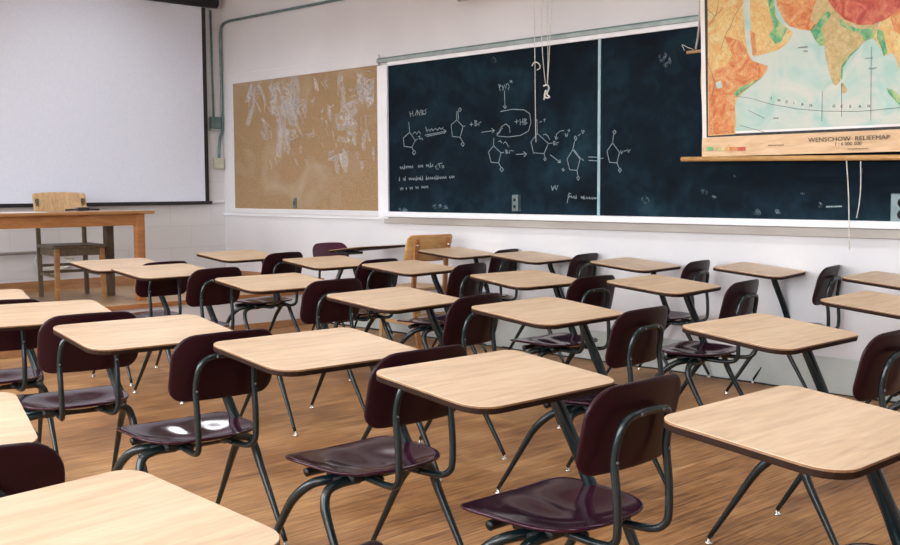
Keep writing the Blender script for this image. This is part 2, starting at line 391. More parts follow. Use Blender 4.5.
# stroke drawing on the board, all in board-plane coordinates
XB = XW-.0235
def bp(x, y): return wall_pt(x, y, XB)
def strokes(name, lines, r, parent, mat):
    bm = bmesh.new()
    for ln in lines:
        pts = [bp(*p) for p in ln]
        for (a, b) in zip(pts, pts[1:]):
            dy, dz = b[0]-a[0], b[1]-a[1]; L = math.hypot(dy, dz)
            if L < 1e-5: continue
            ny, nz = -dz/L*r, dy/L*r; ey, ez = dy/L*r*.6, dz/L*r*.6
            vs = [bm.verts.new((XB+o, q[0]+s*ny+e*ey, q[1]+s*nz+e*ez)) for o in (0, .0014) for q, s, e in ((a, 1, -1), (b, 1, 1), (b, -1, 1), (a, -1, -1))]
            for f in ((0, 1, 2, 3), (7, 6, 5, 4), (0, 4, 5, 1), (1, 5, 6, 2), (2, 6, 7, 3), (3, 7, 4, 0)): bm.faces.new([vs[i] for i in f])
    return finish(name, bm, mat, parent, smooth=False)
def zc(ox, oy, s, lines): return [[(ox+a/s, oy+b/s) for a, b in ln] for ln in lines]
A = zc(380, 60, 3.208, [
 # left molecule with side groups
 [(92, 200), (95, 232), (75, 250), (77, 277), (102, 280), (113, 258), (95, 232)], [(102, 280), (108, 292)], [(111, 290), (114, 298), (109, 304), (104, 298), (108, 291)],
 [(113, 258), (122, 252)], [(104, 238), (112, 230), (118, 238), (124, 228), (130, 236)], [(122, 246), (128, 244), (126, 254), (133, 250), (137, 256)],
 # H/NBS
 [(95, 165), (98, 182)], [(104, 163), (106, 180)], [(96, 174), (105, 171)], [(112, 178), (119, 160)], [(119, 178), (120, 162), (127, 177), (129, 160)], [(133, 160), (134, 176)], [(133, 160), (139, 163), (134, 168), (141, 172), (134, 176)], [(148, 158), (143, 162), (148, 167), (145, 174), (140, 173)],
 # reaction arrow
 [(145, 241), (212, 228)], [(150, 245), (208, 233)], [(204, 223), (212, 228), (206, 236)], [(146, 214), (150, 230), (156, 222), (160, 229), (165, 220), (170, 227), (178, 219), (184, 226), (190, 217), (197, 223), (203, 216)],
 # second molecule
 [(246, 165), (246, 192), (228, 208), (232, 245), (257, 248), (266, 213), (246, 192)], [(257, 248), (265, 262)], [(250, 165), (252, 190)], [(256, 153), (261, 159), (256, 166), (251, 160), (256, 153)], [(265, 262), (270, 270), (266, 277), (260, 270), (265, 262)], [(266, 213), (272, 212)],
 # + Br
 [(288, 207), (298, 206)], [(293, 201), (293, 212)], [(304, 194), (305, 212)], [(304, 194), (311, 197), (305, 202), (313, 206), (305, 212)], [(317, 211), (317, 202), (324, 199)],
 [(326, 232), (366, 226)], [(358, 219), (367, 226), (360, 233)],
 # third structure in the loop
 [(376, 232), (375, 243), (390, 213), (405, 205), (416, 218)], [(380, 236), (393, 218)], [(414, 210), (417, 232)],
 [(432, 198), (444, 196)], [(438, 191), (438, 204)], [(449, 190), (450, 208)], [(458, 188), (459, 207)], [(450, 199), (458, 198)], [(463, 188), (464, 207)], [(463, 188), (470, 191), (464, 197), (472, 202), (464, 207)],
 [(387, 165), (425, 158), (462, 160), (480, 172), (484, 200), (476, 228), (450, 242), (410, 247), (378, 244)],
 [(399, 98), (401, 155)], [(395, 148), (401, 156), (406, 148)],
 [(381, 78), (385, 98)], [(381, 78), (388, 82), (383, 88)], [(391, 82), (395, 92), (399, 80)], [(395, 92), (393, 98)], [(403, 92), (405, 78), (410, 76)], [(412, 78), (414, 88), (411, 94)], [(416, 66), (424, 72)], [(423, 65), (417, 73)],
 # fourth molecule
 [(365, 250), (364, 275), (348, 295), (356, 328), (380, 330), (388, 298), (364, 275)], [(380, 330), (388, 344)], [(390, 344), (396, 352), (390, 358), (384, 350), (390, 344)], [(388, 298), (397, 296)],
 [(380, 262), (386, 258), (390, 266)], [(395, 268), (402, 262), (408, 270), (412, 278)], [(403, 288), (404, 300)], [(403, 288), (409, 291), (404, 295), (411, 298), (404, 300)], [(415, 300), (415, 292), (421, 290), (428, 292)],
 [(436, 303), (468, 301)], [(460, 294), (470, 301), (462, 310)],
 # fifth molecule
 [(503, 190), (505, 236), (484, 262), (492, 298), (526, 300), (540, 268), (505, 236)], [(526, 300), (529, 312)], [(530, 313), (533, 318), (529, 323), (525, 318), (530, 313)], [(540, 268), (553, 266)],
 [(556, 260), (557, 273)], [(556, 260), (562, 263), (557, 267), (563, 270), (557, 273)], [(567, 273), (567, 265), (573, 264)], [(512, 200), (518, 197)], [(524, 192), (530, 188), (527, 198)], [(524, 240), (532, 238), (540, 246), (544, 256)],
 [(564, 254), (566, 238), (578, 228), (590, 226)], [(561, 246), (564, 255), (570, 249)], [(594, 236), (596, 246), (602, 236), (600, 246)], [(606, 222), (609, 227), (605, 230), (603, 225), (606, 222)],
 [(546, 304), (578, 328)], [(570, 328), (579, 329), (577, 320)], [(583, 352), (588, 347), (586, 357), (592, 352)],
 # sixth molecule
 [(625, 258), (618, 288), (600, 318), (608, 352), (632, 354), (642, 318), (618, 288)], [(622, 288), (645, 318)], [(632, 354), (634, 370)], [(636, 372), (640, 379), (635, 386), (631, 378), (636, 372)],
 [(626, 244), (632, 250), (628, 258), (623, 250), (626, 244)], [(636, 243), (642, 238)], [(646, 226), (650, 236), (655, 228), (651, 226)], [(644, 318), (650, 318), (652, 323)],
 [(668, 311), (700, 312)], [(670, 322), (702, 324)], [(708, 316), (716, 315)],
 # seventh molecule on the right panel
 [(749, 240), (746, 266), (728, 292), (736, 328), (760, 330), (768, 296), (746, 266)], [(760, 330), (766, 345)], [(770, 346), (774, 353), (769, 361), (765, 353), (770, 346)], [(752, 225), (757, 231), (751, 238), (747, 231), (752, 225)],
 [(772, 290), (774, 301), (780, 292)], [(784, 292), (790, 291)], [(794, 287), (797, 296), (802, 288)],
 # small note bottom right
 [(550, 404), (553, 418), (558, 406)], [(562, 402), (561, 410), (566, 416), (570, 402)],
])
def scribble(x0, y0, x1, y1, h, seed, step=3.4):
    """a run of handwriting between two points"""
    rr = random.Random(seed); L = x1-x0; n = int(L/step); out = []; ln = []
    for i in range(n+1):
        t = i/n; x = x0+L*t; y = y0+(y1-y0)*t
        k = rr.random()
        if k < .14:
            if len(ln) > 1: out.append(ln)
            ln = []; continue
        if k < .32: ln += [(x, y), (x+.4, y-h*1.5), (x+.6, y)]
        elif k < .6: ln += [(x, y-h), (x+step*.45, y-h*.15), (x+step*.6, y-h*.9)]
        else: ln += [(x, y-h*.5), (x+step*.3, y-h), (x+step*.45, y-h*.1)]
    if len(ln) > 1: out.append(ln)
    return out
A += scribble(398, 169.5, 432, 167.0, 2.9, 1, 1.9) + zc(380, 60, 3.208, [[(183, 338), (178, 342), (181, 350), (187, 350)], [(190, 336), (192, 346)], [(186, 334), (200, 330)], [(198, 338), (206, 346)], [(205, 338), (199, 347)]])
A += scribble(399, 181, 453, 178.5, 2.7, 4, 1.9) + scribble(400, 190.5, 427, 188.5, 2.7, 9, 1.9)
A += scribble(568, 198, 599, 200, 2.4, 12, 2.5) + [[(567, 203), (569, 193), (571, 194)]]
strokes('chalk_writing', A, .0026, cb, M_CHALK)['kind'] = 'stuff'
SM = [((705+i*6, 196+(i*7) % 13), (709+i*6, 203+(i*5) % 9)) for i in range(0)]
for (x, y, w, h) in ((494, 60, 5, 6), (704, 192, 7, 5), (714, 197, 5, 3), (803, 194, 6, 3), (757, 212, 8, 7), (778, 211, 6, 6), (403, 212, 12, 9), (820, 205, 5, 6), (735, 176, 3, 3), (645, 200, 9, 8), (440, 207, 16, 5), (860, 170, 6, 8), (665, 60, 12, 15)):
    bm = bmesh.new(); o = rrect(1, 1, .45); P = [bm.verts.new((XB-.0004, *bp(x+w*(a+.25*b), y+h*b))) for a, b in o]
    bm.faces.new(P); finish('eraser_smear', bm, M_SMEAR, cb, smooth=False)
bm = bmesh.new(); a = bp(827, 207); b = bp(842, 206)
vs = [bm.verts.new((XB-.001, *q)) for q in (bp(826, 206), bp(842, 205.5), bp(842, 207), (bp(826, 207.6)))]; bm.faces.new(vs)
finish('chalk_dash', bm, M_CHALK, cb, smooth=False)

# ------------------------------------------------------------------ cork board
ck = thing('bulletin_board', 'tan cork bulletin board covered in white chalk scuffs, left of the chalkboard', 'bulletin board')
box('cork_panel', M_CORK, XW-.014, XW-.002, 7.22, 9.5, 1.05, 2.305, ck, 0)
bm = bmesh.new()
add_box(bm, XW-.022, XW, 9.5, 9.60, 1.0, 2.40, .004); add_box(bm, XW-.022, XW, 7.22, 9.5, 2.305, 2.40, .004); add_box(bm, XW-.03, XW, 7.22, 9.5, 1.0, 1.05, .004)
finish('frame', bm, M_WALL, ck, smooth=False)
bm = bmesh.new(); rs = random.Random(11)
def scuff(cx, cy, L, w, ang, k=0):
    dx, dy = math.cos(ang)*L/2, math.sin(ang)*L/2; nx, ny = -math.sin(ang)*w/2, math.cos(ang)*w/2
    q = [(cx-dx-nx, cy-dy-ny), (cx+dx-nx*.6, cy+dy-ny*.6), (cx+dx+nx*.6, cy+dy+ny*.6), (cx-dx+nx, cy-dy+ny)]
    for i, (x, y) in enumerate(q): q[i] = (max(235, min(379, x)), y)
    bm.faces.new([bm.verts.new((XW-.0148-.0003*k, *wall_pt(x, y, XW-.015))) for x, y in q])
k = 0
for (cx, cy, sx, sy, n, L, w, ang) in ((253, 103, 5, 14, 16, 14, 3.2, 1.75), (266, 98, 8, 10, 10, 14, 2.4, 1.3), (285, 100, 14, 18, 44, 14, 5, 1.35), (292, 120, 14, 16, 22, 12, 4, 1.25), (282, 135, 8, 12, 8, 22, 4, 1.5), (265, 128, 5, 8, 6, 10, 3, 1.1), (314, 92, 4, 9, 3, 12, 2.8, 1.4), (325, 84, 3, 4, 2, 12, 3, 1.1), (341, 97, 3, 15, 6, 18, 3.5, 1.45), (333, 120, 8, 10, 5, 12, 2.6, 1.5), (366, 90, 8, 13, 30, 12, 5, 1.4), (348, 128, 4, 16, 8, 14, 8, .2), (352, 108, 6, 6, 6, 14, 6, -.6), (310, 140, 40, 25, 22, 8, 2, 1.3), (362, 140, 12, 20, 12, 12, 4, 1.4), (342, 160, 6, 10, 6, 16, 6, 1.4)):
    for _ in range(n):
        k += 1
        scuff(cx+rs.uniform(-sx, sx), min(178, cy+rs.uniform(-sy, sy)), L*rs.uniform(.6, 1.3), w*rs.uniform(.5, 1.2), ang+rs.uniform(-.18, .18), (k % 9)*.12)
# single zigzag swipes of the chalk
for (cx, cy, n, st, w) in ((256, 105, 9, 4, 4), (270, 93, 8, 3, 5), (284, 104, 16, 3, 6), (296, 92, 10, 3, 6), (292, 118, 12, 3, 5), (303, 112, 8, 3, 4), (315, 92, 4, 5, 2), (327, 86, 4, 5, 2), (313, 110, 4, 5, 2), (341, 95, 9, 4, 3), (322, 121, 4, 5, 2), (332, 118, 4, 5, 2), (352, 105, 8, 4, 4), (346, 130, 12, 3.5, 5), (351, 148, 10, 3.5, 5), (366, 86, 14, 3, 5), (370, 98, 12, 3, 6), (331, 175, 14, 3.2, 4), (362, 178, 8, 4, 3), (290, 145, 7, 4, 6), (310, 150, 6, 5, 4)):
    x, y = cx-w, cy-n*st/2
    for i in range(n):
        x2 = cx + (w if i % 2 == 0 else -w)*rs.uniform(.5, 1.1); y2 = y + st*rs.uniform(.2, 1.7)*(1 if i % 2 else -.4)
        L = math.hypot(x2-x, y2-y); k += 1
        if L > .5 and max(y, y2) < 207 and min(y, y2) > 70: scuff((x+x2)/2, (y+y2)/2, L, .9, math.atan2(y2-y, x2-x), (k % 9)*.12)
        x, y = x2, y2
finish('chalk_scuffs', bm, M_SCUFF, ck, smooth=False)['kind'] = 'stuff'

def outlet(name, label, Y, z, w, h, mat, X, axis='x', dark=True, n=2):
    if axis == 'x':
        t = thing(name, label, 'outlet', (X, Y, z-h/2))
        box('cover_plate', mat, -.04, 0, -w/2, w/2, 0, h, t, .004)
        for k in range(n):
            zz = h*(.3+.4*k)
            bm = bmesh.new(); add_tube(bm, [(-.046, 0, zz), (-.038, 0, zz)], w*.2, 14); finish('socket', bm, M_BLACK, t)
    return t
outlet('wall_outlet', 'small grey double socket at the bottom of the chalkboard, left panel', wall_pt(515.5, 203, 6.1)[0], wall_pt(515.5, 203, 6.1)[1], .06, .125, M_STEEL, XW-.02, 'x')
outlet('wall_outlet', 'large grey double socket box at the right edge, over the chalk tray', 2.63, 1.12, .14, .17, M_STEEL, XW-.02, 'x')
t = thing('wall_outlet', 'narrow dark socket strip at the foot of the cork board', 'outlet', (XW-.014, 8.46, 1.06))
box('cover_plate', M_STEEL, -.02, 0, -.018, .018, 0, .10, t, .003)
box('socket', M_BLACK, -.023, -.018, -.01, .01, .03, .07, t, .001)

# ------------------------------------------------------------------ projection screen
sc = thing('projection_screen', 'large pulled-down white projector screen with black borders on the far wall', 'screen', (0, 0, 0))
YS = YW-.06; SX1 = 5.93; SX0 = 2.3
box('screen_sheet', M_SCREEN, SX0+.05, SX1-.045, YS-.002, YS+.002, 1.125, 3.06, sc, 0)
box('side_border', M_BLACK, SX1-.045, SX1, YS-.003, YS+.003, 1.11, 3.06, sc, 0); box('side_border', M_BLACK, SX0, SX0+.05, YS-.003, YS+.003, 1.11, 3.06, sc, 0)
for x in (SX0+.3, 4., SX1-.25): box('wall_bracket', M_BLACK, x-.03, x+.03, YS+.02, YW-.001, 3.1, 3.15, sc, .003)
box('bottom_bar', M_BLACK, SX0-.02, SX1+.03, YS-.012, YS+.012, 1.09, 1.125, sc, .004)
bm = bmesh.new(); add_tube(bm, [(SX0-.1, YS-.0, 3.12), (SX1+.13, YS-.0, 3.12)], .055, 20); finish('roller_case', bm, M_BLACK, sc)
# conduits and boxes beside the screen
tag(tube('conduit', M_TEAL, [(6.08, YW-.02, 1.56), (6.085, YW-.02, 1.68), (6.10, YW-.02, 1.78), (6.125, YW-.022, 1.86), (6.125, YW-.022, 2.2), (6.125, YW-.022, 2.6), (6.125, YW-.024, 2.8), (6.126, YW-.05, 2.9), (6.128, YW-.16, 2.935), (6.128, YW-.4, 2.935), (6.128, 8.6, 2.932), (6.128, 7.6, 2.925), (6.128, 5., 2.915), (6.128, 2., 2.91)], .014, smooth_n=5),
    'grey-green pipe rising in the corner and bending along the board wall', 'conduit')
tag(tube('conduit', M_TEAL, [(6.03, YW-.015, 1.95), (6.025, YW-.015, 2.4), (6.02, YW-.015, 3.05)], .011), 'thin dark conduit running straight down beside the screen edge', 'conduit')
t = thing('junction_box', 'grey-green electrical box beside the screen below the thin conduit', 'electrical box', (6.04, YW, 1.86))
box('housing', M_TEAL, -.055, .055, -.05, 0, 0, .12, t, .004); box('cover', M_TEAL, -.045, .045, -.056, -.05, .01, .11, t, .002)
box('bottom_flange', M_GREYMET, -.06, .06, -.04, 0, -.02, -.0, t, .002)
t = thing('junction_box', 'cream electrical box on the wall under the bent pipe', 'electrical box', (6.07, YW, 1.45))
box('housing', M_CREAM, -.055, .055, -.04, 0, 0, .115, t, .004); box('cover', M_CREAM, -.046, .046, -.046, -.04, .008, .107, t, .002)
# pipe low on the wall behind the teacher's chair, with a coil of cable
tag(tube('wall_pipe', M_TRAY, [(XL+.2, YW-.03, .66), (1., YW-.03, .665), (4.17, YW-.03, .68)], .014), 'thin brown pipe low on the wall under the screen', 'pipe')
bm = bmesh.new()
for k in range(5):
    add_tube(bm, [(4.3+.13*math.cos(a)*(1+.1*k), YW-.009-.008*k, .60+.06*math.sin(a)*(1+.12*k)) for a in [2*math.pi*i/20 for i in range(21)]], .007, 6)
tag(finish('cable_coil', bm, M_CORD), 'loose pale cable coil hanging on the wall behind the teacher chair', 'cable')

# ------------------------------------------------------------------ teacher's table
TX1, TY0, TY1 = 4.49, 8.25, 9.05
tt = thing('teacher_table', 'long wooden teacher table on the stage in front of the screen', 'table', (3.1, 8.65, ST))
bm = bmesh.new(); add_box(bm, -1.55, 1.43, -.42, .32, .725, .75, .005); finish('tabletop', bm, M_TABLE, tt, smooth=False)
bm = bmesh.new()
add_box(bm, -1.45, 1.29, -.37, -.345, .63, .725, .002); add_box(bm, -1.45, 1.29, .245, .27, .63, .725, .002); add_box(bm, -1.47, -1.445, -.37, .27, .63, .725, .002); add_box(bm, 1.31, 1.335, -.33, .23, .63, .725, .002)
finish('apron', bm, M_ORANGE, tt, smooth=False)
for sx, sy in ((1.32, -.35), (1.345, .25), (-1.46, -.35), (-1.46, .25)):
    bm = bmesh.new(); add_box(bm, sx-.035, sx+.035, sy-.035, sy+.035, 0, .725, .004)
    finish('leg', bm, M_ORANGE if sy < 0 else M_DARKW, tt, smooth=False)  # rear legs darker: shade under the table put into their colour
# things on the table
bm = bmesh.new(); add_box(bm, -.14, .14, -.1, .1, 0, .004)
tag(finish('paper_sheet', bm, M_PAPER, smooth=False, loc=(3.5, 8.4, ST+.75)), 'white sheets of paper lying on the teacher table', 'paper')
bm = bmesh.new(); add_tube(bm, catmull([(0, 0, .008), (.06, .03, .01), (.13, -.02, .012), (.2, .02, .01), (.3, 0, .008)], 4), .008, 8)
add_box(bm, .1, .2, -.03, .03, 0, .028, .008)
tag(finish('remote_control', bm, M_BLACK, smooth=False, loc=(3.98, 8.72, ST+.75)), 'small black device with a cable on the teacher table, right of the chair back', 'device')

# ------------------------------------------------------------------ wooden chairs
def teacher_chair():
    t = thing('teacher_chair', 'old wooden chair with slatted back behind the teacher table', 'chair', (4.14, 8.97, ST), R(180-6))
    def leg(n, x0, y0, x1, y1, z1, w, m):
        bm = bmesh.new()
        r = bmesh.ops.create_cube(bm, size=1)
        for v in r['verts']:
            f = v.co.z+.5; k = (.8+.2*f) if z1 < .6 else (.9+.1*(1-f))
            v.co = Vector((x0+(x1-x0)*f+v.co.x*w*k, y0+(y1-y0)*f+v.co.y*w*k, f*z1))
        bmesh.ops.bevel(bm, geom=bm.edges[:], offset=.004, segments=2, affect='EDGES')
        finish(n, bm, m, t, smooth=False)
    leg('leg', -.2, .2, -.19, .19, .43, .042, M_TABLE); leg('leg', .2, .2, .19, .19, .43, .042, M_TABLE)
    leg('rear_post', -.2, -.22, -.2, -.27, .85, .036, M_DARKW); leg('rear_post', .2, -.22, .2, -.27, .85, .036, M_DARKW)  # front legs lit, rear posts shaded: light put into the wood colours
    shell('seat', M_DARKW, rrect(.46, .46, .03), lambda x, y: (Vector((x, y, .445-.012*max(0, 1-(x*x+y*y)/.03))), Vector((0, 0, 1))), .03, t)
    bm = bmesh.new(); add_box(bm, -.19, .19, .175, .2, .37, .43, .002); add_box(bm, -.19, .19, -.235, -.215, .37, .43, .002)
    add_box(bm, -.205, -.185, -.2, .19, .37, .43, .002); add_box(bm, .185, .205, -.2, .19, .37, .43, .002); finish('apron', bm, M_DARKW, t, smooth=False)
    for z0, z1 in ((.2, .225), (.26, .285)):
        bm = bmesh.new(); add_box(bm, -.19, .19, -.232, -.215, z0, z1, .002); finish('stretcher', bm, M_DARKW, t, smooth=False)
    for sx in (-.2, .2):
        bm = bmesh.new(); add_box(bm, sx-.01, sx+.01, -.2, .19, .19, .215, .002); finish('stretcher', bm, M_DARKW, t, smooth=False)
    shell('top_rail', M_CHAIRW, rrect(.46, .19, .02), lambda x, y: (Vector((x, -.262-.03*(y)/.1-.02*(1-(x/.23)**2), .80+y+.012*(1-(x/.23)**2)*(1 if y > 0 else 0))), Vector((0, 1, .15))), .024, t)['label'] = 'light wood top rail, its lit face painted pale'  # paler wood paints in the light on the front of the back
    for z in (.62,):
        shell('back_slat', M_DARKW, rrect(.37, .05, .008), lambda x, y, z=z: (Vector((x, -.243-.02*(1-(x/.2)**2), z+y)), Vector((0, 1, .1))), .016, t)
    return t
teacher_chair()
def honey_chair():
    t = thing('wooden_chair', 'honey-coloured plywood chair against the board wall beyond the last desks', 'chair', (5.85, 6.46, 0), R(-2))
    shell('backrest', M_HONEY, rrect(.47, .215, .04), lambda x, y: (Vector((x, -.2+.32*x*x*2-.03*y/.1, .775+y)), Vector((0, 1, .12))), .016, t)
    shell('seat', M_CHAIRW, rrect(.45, .42, .05), lambda x, y: (Vector((x, y+.03, .45-.012*max(0, 1-(x*x+y*y)/.03))), Vector((0, 0, 1))), .025, t)
    for sx in (-1, 1):
        bm = bmesh.new(); P = [(sx*.17, -.24, 0), (sx*.165, -.17, .42), (sx*.16, -.2, .74), (sx*.16, -.215, .85)]
        for a, b in zip(P, P[1:]):
            r = bmesh.ops.create_cube(bm, size=1)
            for v in r['verts']:
                f = v.co.z+.5; v.co = Vector((a[0]+(b[0]-a[0])*f+v.co.x*.035, a[1]+(b[1]-a[1])*f+v.co.y*.022, a[2]+(b[2]-a[2])*f))
        finish('rear_post', bm, M_ORANGE, t, smooth=False)
        bm = bmesh.new(); r = bmesh.ops.create_cube(bm, size=1)
        for v in r['verts']:
            f = v.co.z+.5; v.co = Vector((sx*(.19-.01*f)+v.co.x*.036, .2-.02*f+v.co.y*.036, f*.44))
        finish('leg', bm, M_CHAIRW, t, smooth=False)
        bm = bmesh.new(); add_box(bm, sx*.175-.009, sx*.175+.009, -.2, .18, .17, .2, .002); finish('stretcher', bm, M_CHAIRW, t, smooth=False)
        bm = bmesh.new(); add_tube(bm, [(sx*.16, -.234, .80), (sx*.16, -.2, .80)], .008, 8); finish('bolt', bm, M_CHROME, t)
    bm = bmesh.new(); add_box(bm, -.17, .17, -.21, -.19, .22, .26, .002); finish('stretcher', bm, M_CHAIRW, t, smooth=False)
    return t
honey_chair()

# ------------------------------------------------------------------ student desk (seat and desktop on one frame)
TILT = math.tan(R(6.22)); DW, DD, DZ = .548, .405, .753
def make_desk():
    t = thing('student_desk', '', 'desk', group='student desks with attached maroon chairs')
    dx, dy = -.085, .165
    nrm = Vector((0, -TILT, 1)).normalized()
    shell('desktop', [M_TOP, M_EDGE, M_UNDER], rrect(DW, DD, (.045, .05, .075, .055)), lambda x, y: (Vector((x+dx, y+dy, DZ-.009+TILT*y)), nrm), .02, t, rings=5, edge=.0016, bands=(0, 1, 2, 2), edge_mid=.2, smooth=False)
    # underside box plate
    bm = bmesh.new(); add_box(bm, .03, .2, .09, .25, DZ-.045, DZ-.024, .003); finish('desktop_bracket', bm, M_FRAME, t, smooth=False)
    # seat: rounded rear, squared front with sharp corners, shallow two-part dish
    out = []
    for k in range(64):
        a = 2*math.pi*k/64; c, s = math.cos(a), math.sin(a)
        if s > 0: e = 7.; hy = .205
        else: e = 2.7; hy = .185
        r = (abs(c)**e + abs(s)**e)**(-1/e); x, y = c*r*.21, s*r*hy
        if s > 0: x *= 1+.03*(y/.2)
        else: x *= 1-.04*(-y/.185)
        out.append((x, y+.01))
    def seat(x, y):
        u, v = x/.21, (y-.01)/.2
        rr = u*u*.9 + v*v
        z = .414 - .024*math.exp(-((u*1.45)**2 + ((v+.12)*1.5)**2)**1.4) + .008*abs(u)**4 + .014*max(0, -v)**4 - .006*max(0, v-.5)**2
        z += .007*math.exp(-(u*4.5)**2 - ((v-.25)*2.6)**2)
        return Vector((x, y, z)), Vector((0, 0, 1))
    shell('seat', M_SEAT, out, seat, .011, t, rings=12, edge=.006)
    # backrest
    def back(x, y):
        u = x/.19
        return Vector((x+.014, -.226+.032*u*u-.026*(y/.11), .667+y+.010*(1-u*u)*(y > 0)*(y/.11))), Vector((0, 1, .2)).normalized()
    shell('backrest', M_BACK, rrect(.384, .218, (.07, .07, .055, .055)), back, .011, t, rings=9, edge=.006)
    # back frame
    P = [(-.075, .03, .387), (-.083, -.08, .385), (-.095, -.2, .386), (-.102, -.242, .404), (-.105, -.252, .44), (-.106, -.25, .52), (-.106, -.241, .60), (-.102, -.249, .655), (-.088, -.258, .693), (-.05, -.264, .71)]
    P = [(x-.006, y, z) for x, y, z in P + [(-x, y, z) for x, y, z in reversed(P)]]
    bf = tube('back_frame', M_TUBE, P, .0105, t, seg=10, smooth_n=4)
    for q in ((-.113, -.252, .60), (.1, -.252, .60), (-.048, -.274, .71), (.04, -.274, .71)):
        bm = bmesh.new(); bmesh.ops.create_uvsphere(bm, u_segments=8, v_segments=6, radius=.0042)
        finish('rivet', bm, M_RIVET, bf, loc=q)
    # under-seat frame
    bm = bmesh.new()
    add_tube(bm, [(-.185, .10, .385), (-.18, .10, .386), (.18, .10, .386), (.185, .10, .385)], .0135, 12)
    add_tube(bm, [(-.17, -.03, .378), (.17, -.03, .378)], .016, 12)
    for sx in (-1, 1):
        add_tube(bm, [(sx*.075, .15, .388), (sx*.075, -.13, .388)], .010, 10)
        add_box(bm, sx*.10-.035, sx*.10+.035, -.07, .07, .372, .398, .008)
    finish('seat_frame', bm, M_FRAME, t)
    # splayed legs, bent out from under the seat
    for sx in (-1, 1):
        for front in (1, 0):
            if front: P = [(sx*.09, -.01, .376), (sx*.165, .01, .378), (sx*.205, .045, .365), (sx*.222, .095, .325), (sx*.226, .14, .275), (sx*.231, .222, .149), (sx*.236, .305, .022)]
            else: P = [(sx*.09, -.04, .376), (sx*.16, -.04, .376), (sx*.202, -.035, .36), (sx*.218, -.04, .32), (sx*.222, -.062, .27), (sx*.2285, -.134, .146), (sx*.235, -.205, .022)]
            Q = catmull(P, 4); bm = bmesh.new()
            # full bore to the bend, then tapering to the foot
            add_tube(bm, Q, [.0150]*15+[.0150-.0065*max(0, (k-14))/(len(Q)-15) for k in range(15, len(Q))], 10)
            lg = finish('leg', bm, M_TUBE, t)
            fx, fy = P[-1][0], P[-1][1]
            bm = bmesh.new()
            prof = [(.0, .0), (.014, .0), (.0155, .003), (.0145, .007), (.007, .010), (.006, .024), (0, .025)]
            seg = 12; rg = []
            for r_, z_ in prof:
                rg.append([bm.verts.new((fx+max(r_, 1e-4)*math.cos(2*math.pi*k/seg), fy+max(r_, 1e-4)*math.sin(2*math.pi*k/seg), z_)) for k in range(seg)])
            for a, b in zip(rg, rg[1:]):
                for k in range(seg): bm.faces.new((a[k], a[(k+1) % seg], b[(k+1) % seg], b[k]))
            finish('foot_glide', bm, M_CHROME, lg)['label'] = 'small chrome foot glide'
    P = [(.12, .155, .737), (.125, .152, .70), (.133, .146, .66), (.15, .128, .60), (.175, .105, .52), (.197, .085, .44), (.21, .06, .385), (.18, .0, .372), (.11, -.02, .374)]
    tube('pedestal', M_TUBE, P, .0185, t, seg=14, smooth_n=4)
    return t
proto = make_desk()
def copy_tree(o, parent=None):
    c = o.copy(); COL.objects.link(c); c.parent = parent
    for ch in TREE.get(o, []): copy_tree(ch, c)
    return c
TREE = {}
for o in list(COL.objects):
    if o.parent: TREE.setdefault(o.parent, []).append(o)
SUF = 'student desk with maroon chair'
desks = [
 (2.107, 1.092, 0, 'student desk at the right foreground whose wide desktop fills the lower right corner'),
 (2.06, 1.954, 0, 'student desk in the centre foreground, shiny maroon seat fully in view right of middle'),
 (2.042, 2.709, -1, 'student desk behind the centre foreground one, its glossy seat and curved legs bottom centre'),
 (1.863, 3.455, -4, 'student desk whose glossy maroon seat stands left of the bottom-centre seat'),
 (1.832, 4.288, -10, 'student desk at the left with a purple-sheened seat, second from left edge'),
 (1.81, 5.032, -14, 'student desk cut by the left edge, in front of the teacher table'),
 (0.632, 1.462, 7, 'student desk whose pale desktop is cut by the bottom left of the photo'),
 (0.705, 2.42, -15, 'student desk cut by the left edge, with backrest just above the bottom-left desktop'),
 (3.389, 1.909, 0, 'student desk directly beyond the right foreground one, its maroon backrest cut by the right edge'),
 (4.647, 3.224, 7, 'student desk just in front of the wall desk below the board divider strip'),
 (5.741, 4.207, 8, 'student desk by the board wall directly below the pale strip dividing the chalkboard panels'),
 (5.854, 3.379, 11, 'student desk against the board wall left of the map cord, desktop shading the wall'),
 (5.673, 2.472, 6, 'student desk along the board wall cut by the right edge, below the large socket'),
 (4.524, 1.999, 4, 'student desk cut by the right edge in front of the wall row'),
 (3.327, 2.869, 3, 'student desk in the middle, its backrest right of centre with tube frame visible'),
 (3.23, 3.692, 7, 'student desk in the very centre, desktop overlapping two maroon backrests'),
 (4.425, 3.964, -2, 'student desk between the central one and the wall desk under the chalkboard socket'),
 (5.845, 5.197, 8, 'student desk by the wall directly below the chalkboard socket, desktop overlapping a backrest'),
 (5.856, 5.97, 9, 'student desk by the wall just right of the honey wooden chair'),
 (4.574, 5.086, 9, 'student desk whose desktop stands in front of the honey wooden chair'),
 (4.517, 5.843, 2, 'student desk in front of the chair that is turned around'),
 (3.349, 4.804, -1, 'student desk left of centre, with broad backrest framed by a curved tube'),
 (4.507, 6.922, 5, 'student desk farthest back, under the corner of the cork board'),
 (3.424, 6.686, 1, 'student desk nearest the teacher table, its desktop overlapping the teacher chair legs'),
 (3.341, 5.951, 3, 'student desk right behind the one nearest the teacher table'),
]
first = True
for (X, Y, ph, lab) in desks:
    o = proto if first else copy_tree(proto); first = False
    a = R(ph); ox, oy = .085, -.165
    o.location = (X + ox*math.cos(a) - oy*math.sin(a), Y + ox*math.sin(a) + oy*math.cos(a), 0)
    o.rotation_euler = (0, 0, a); o['label'] = lab
o = copy_tree(proto); o.location = (5.72, 7.17, 0); o.rotation_euler = (0, 0, R(180)); o['label'] = 'student desk turned around by the wall, purple front of its backrest facing the room'

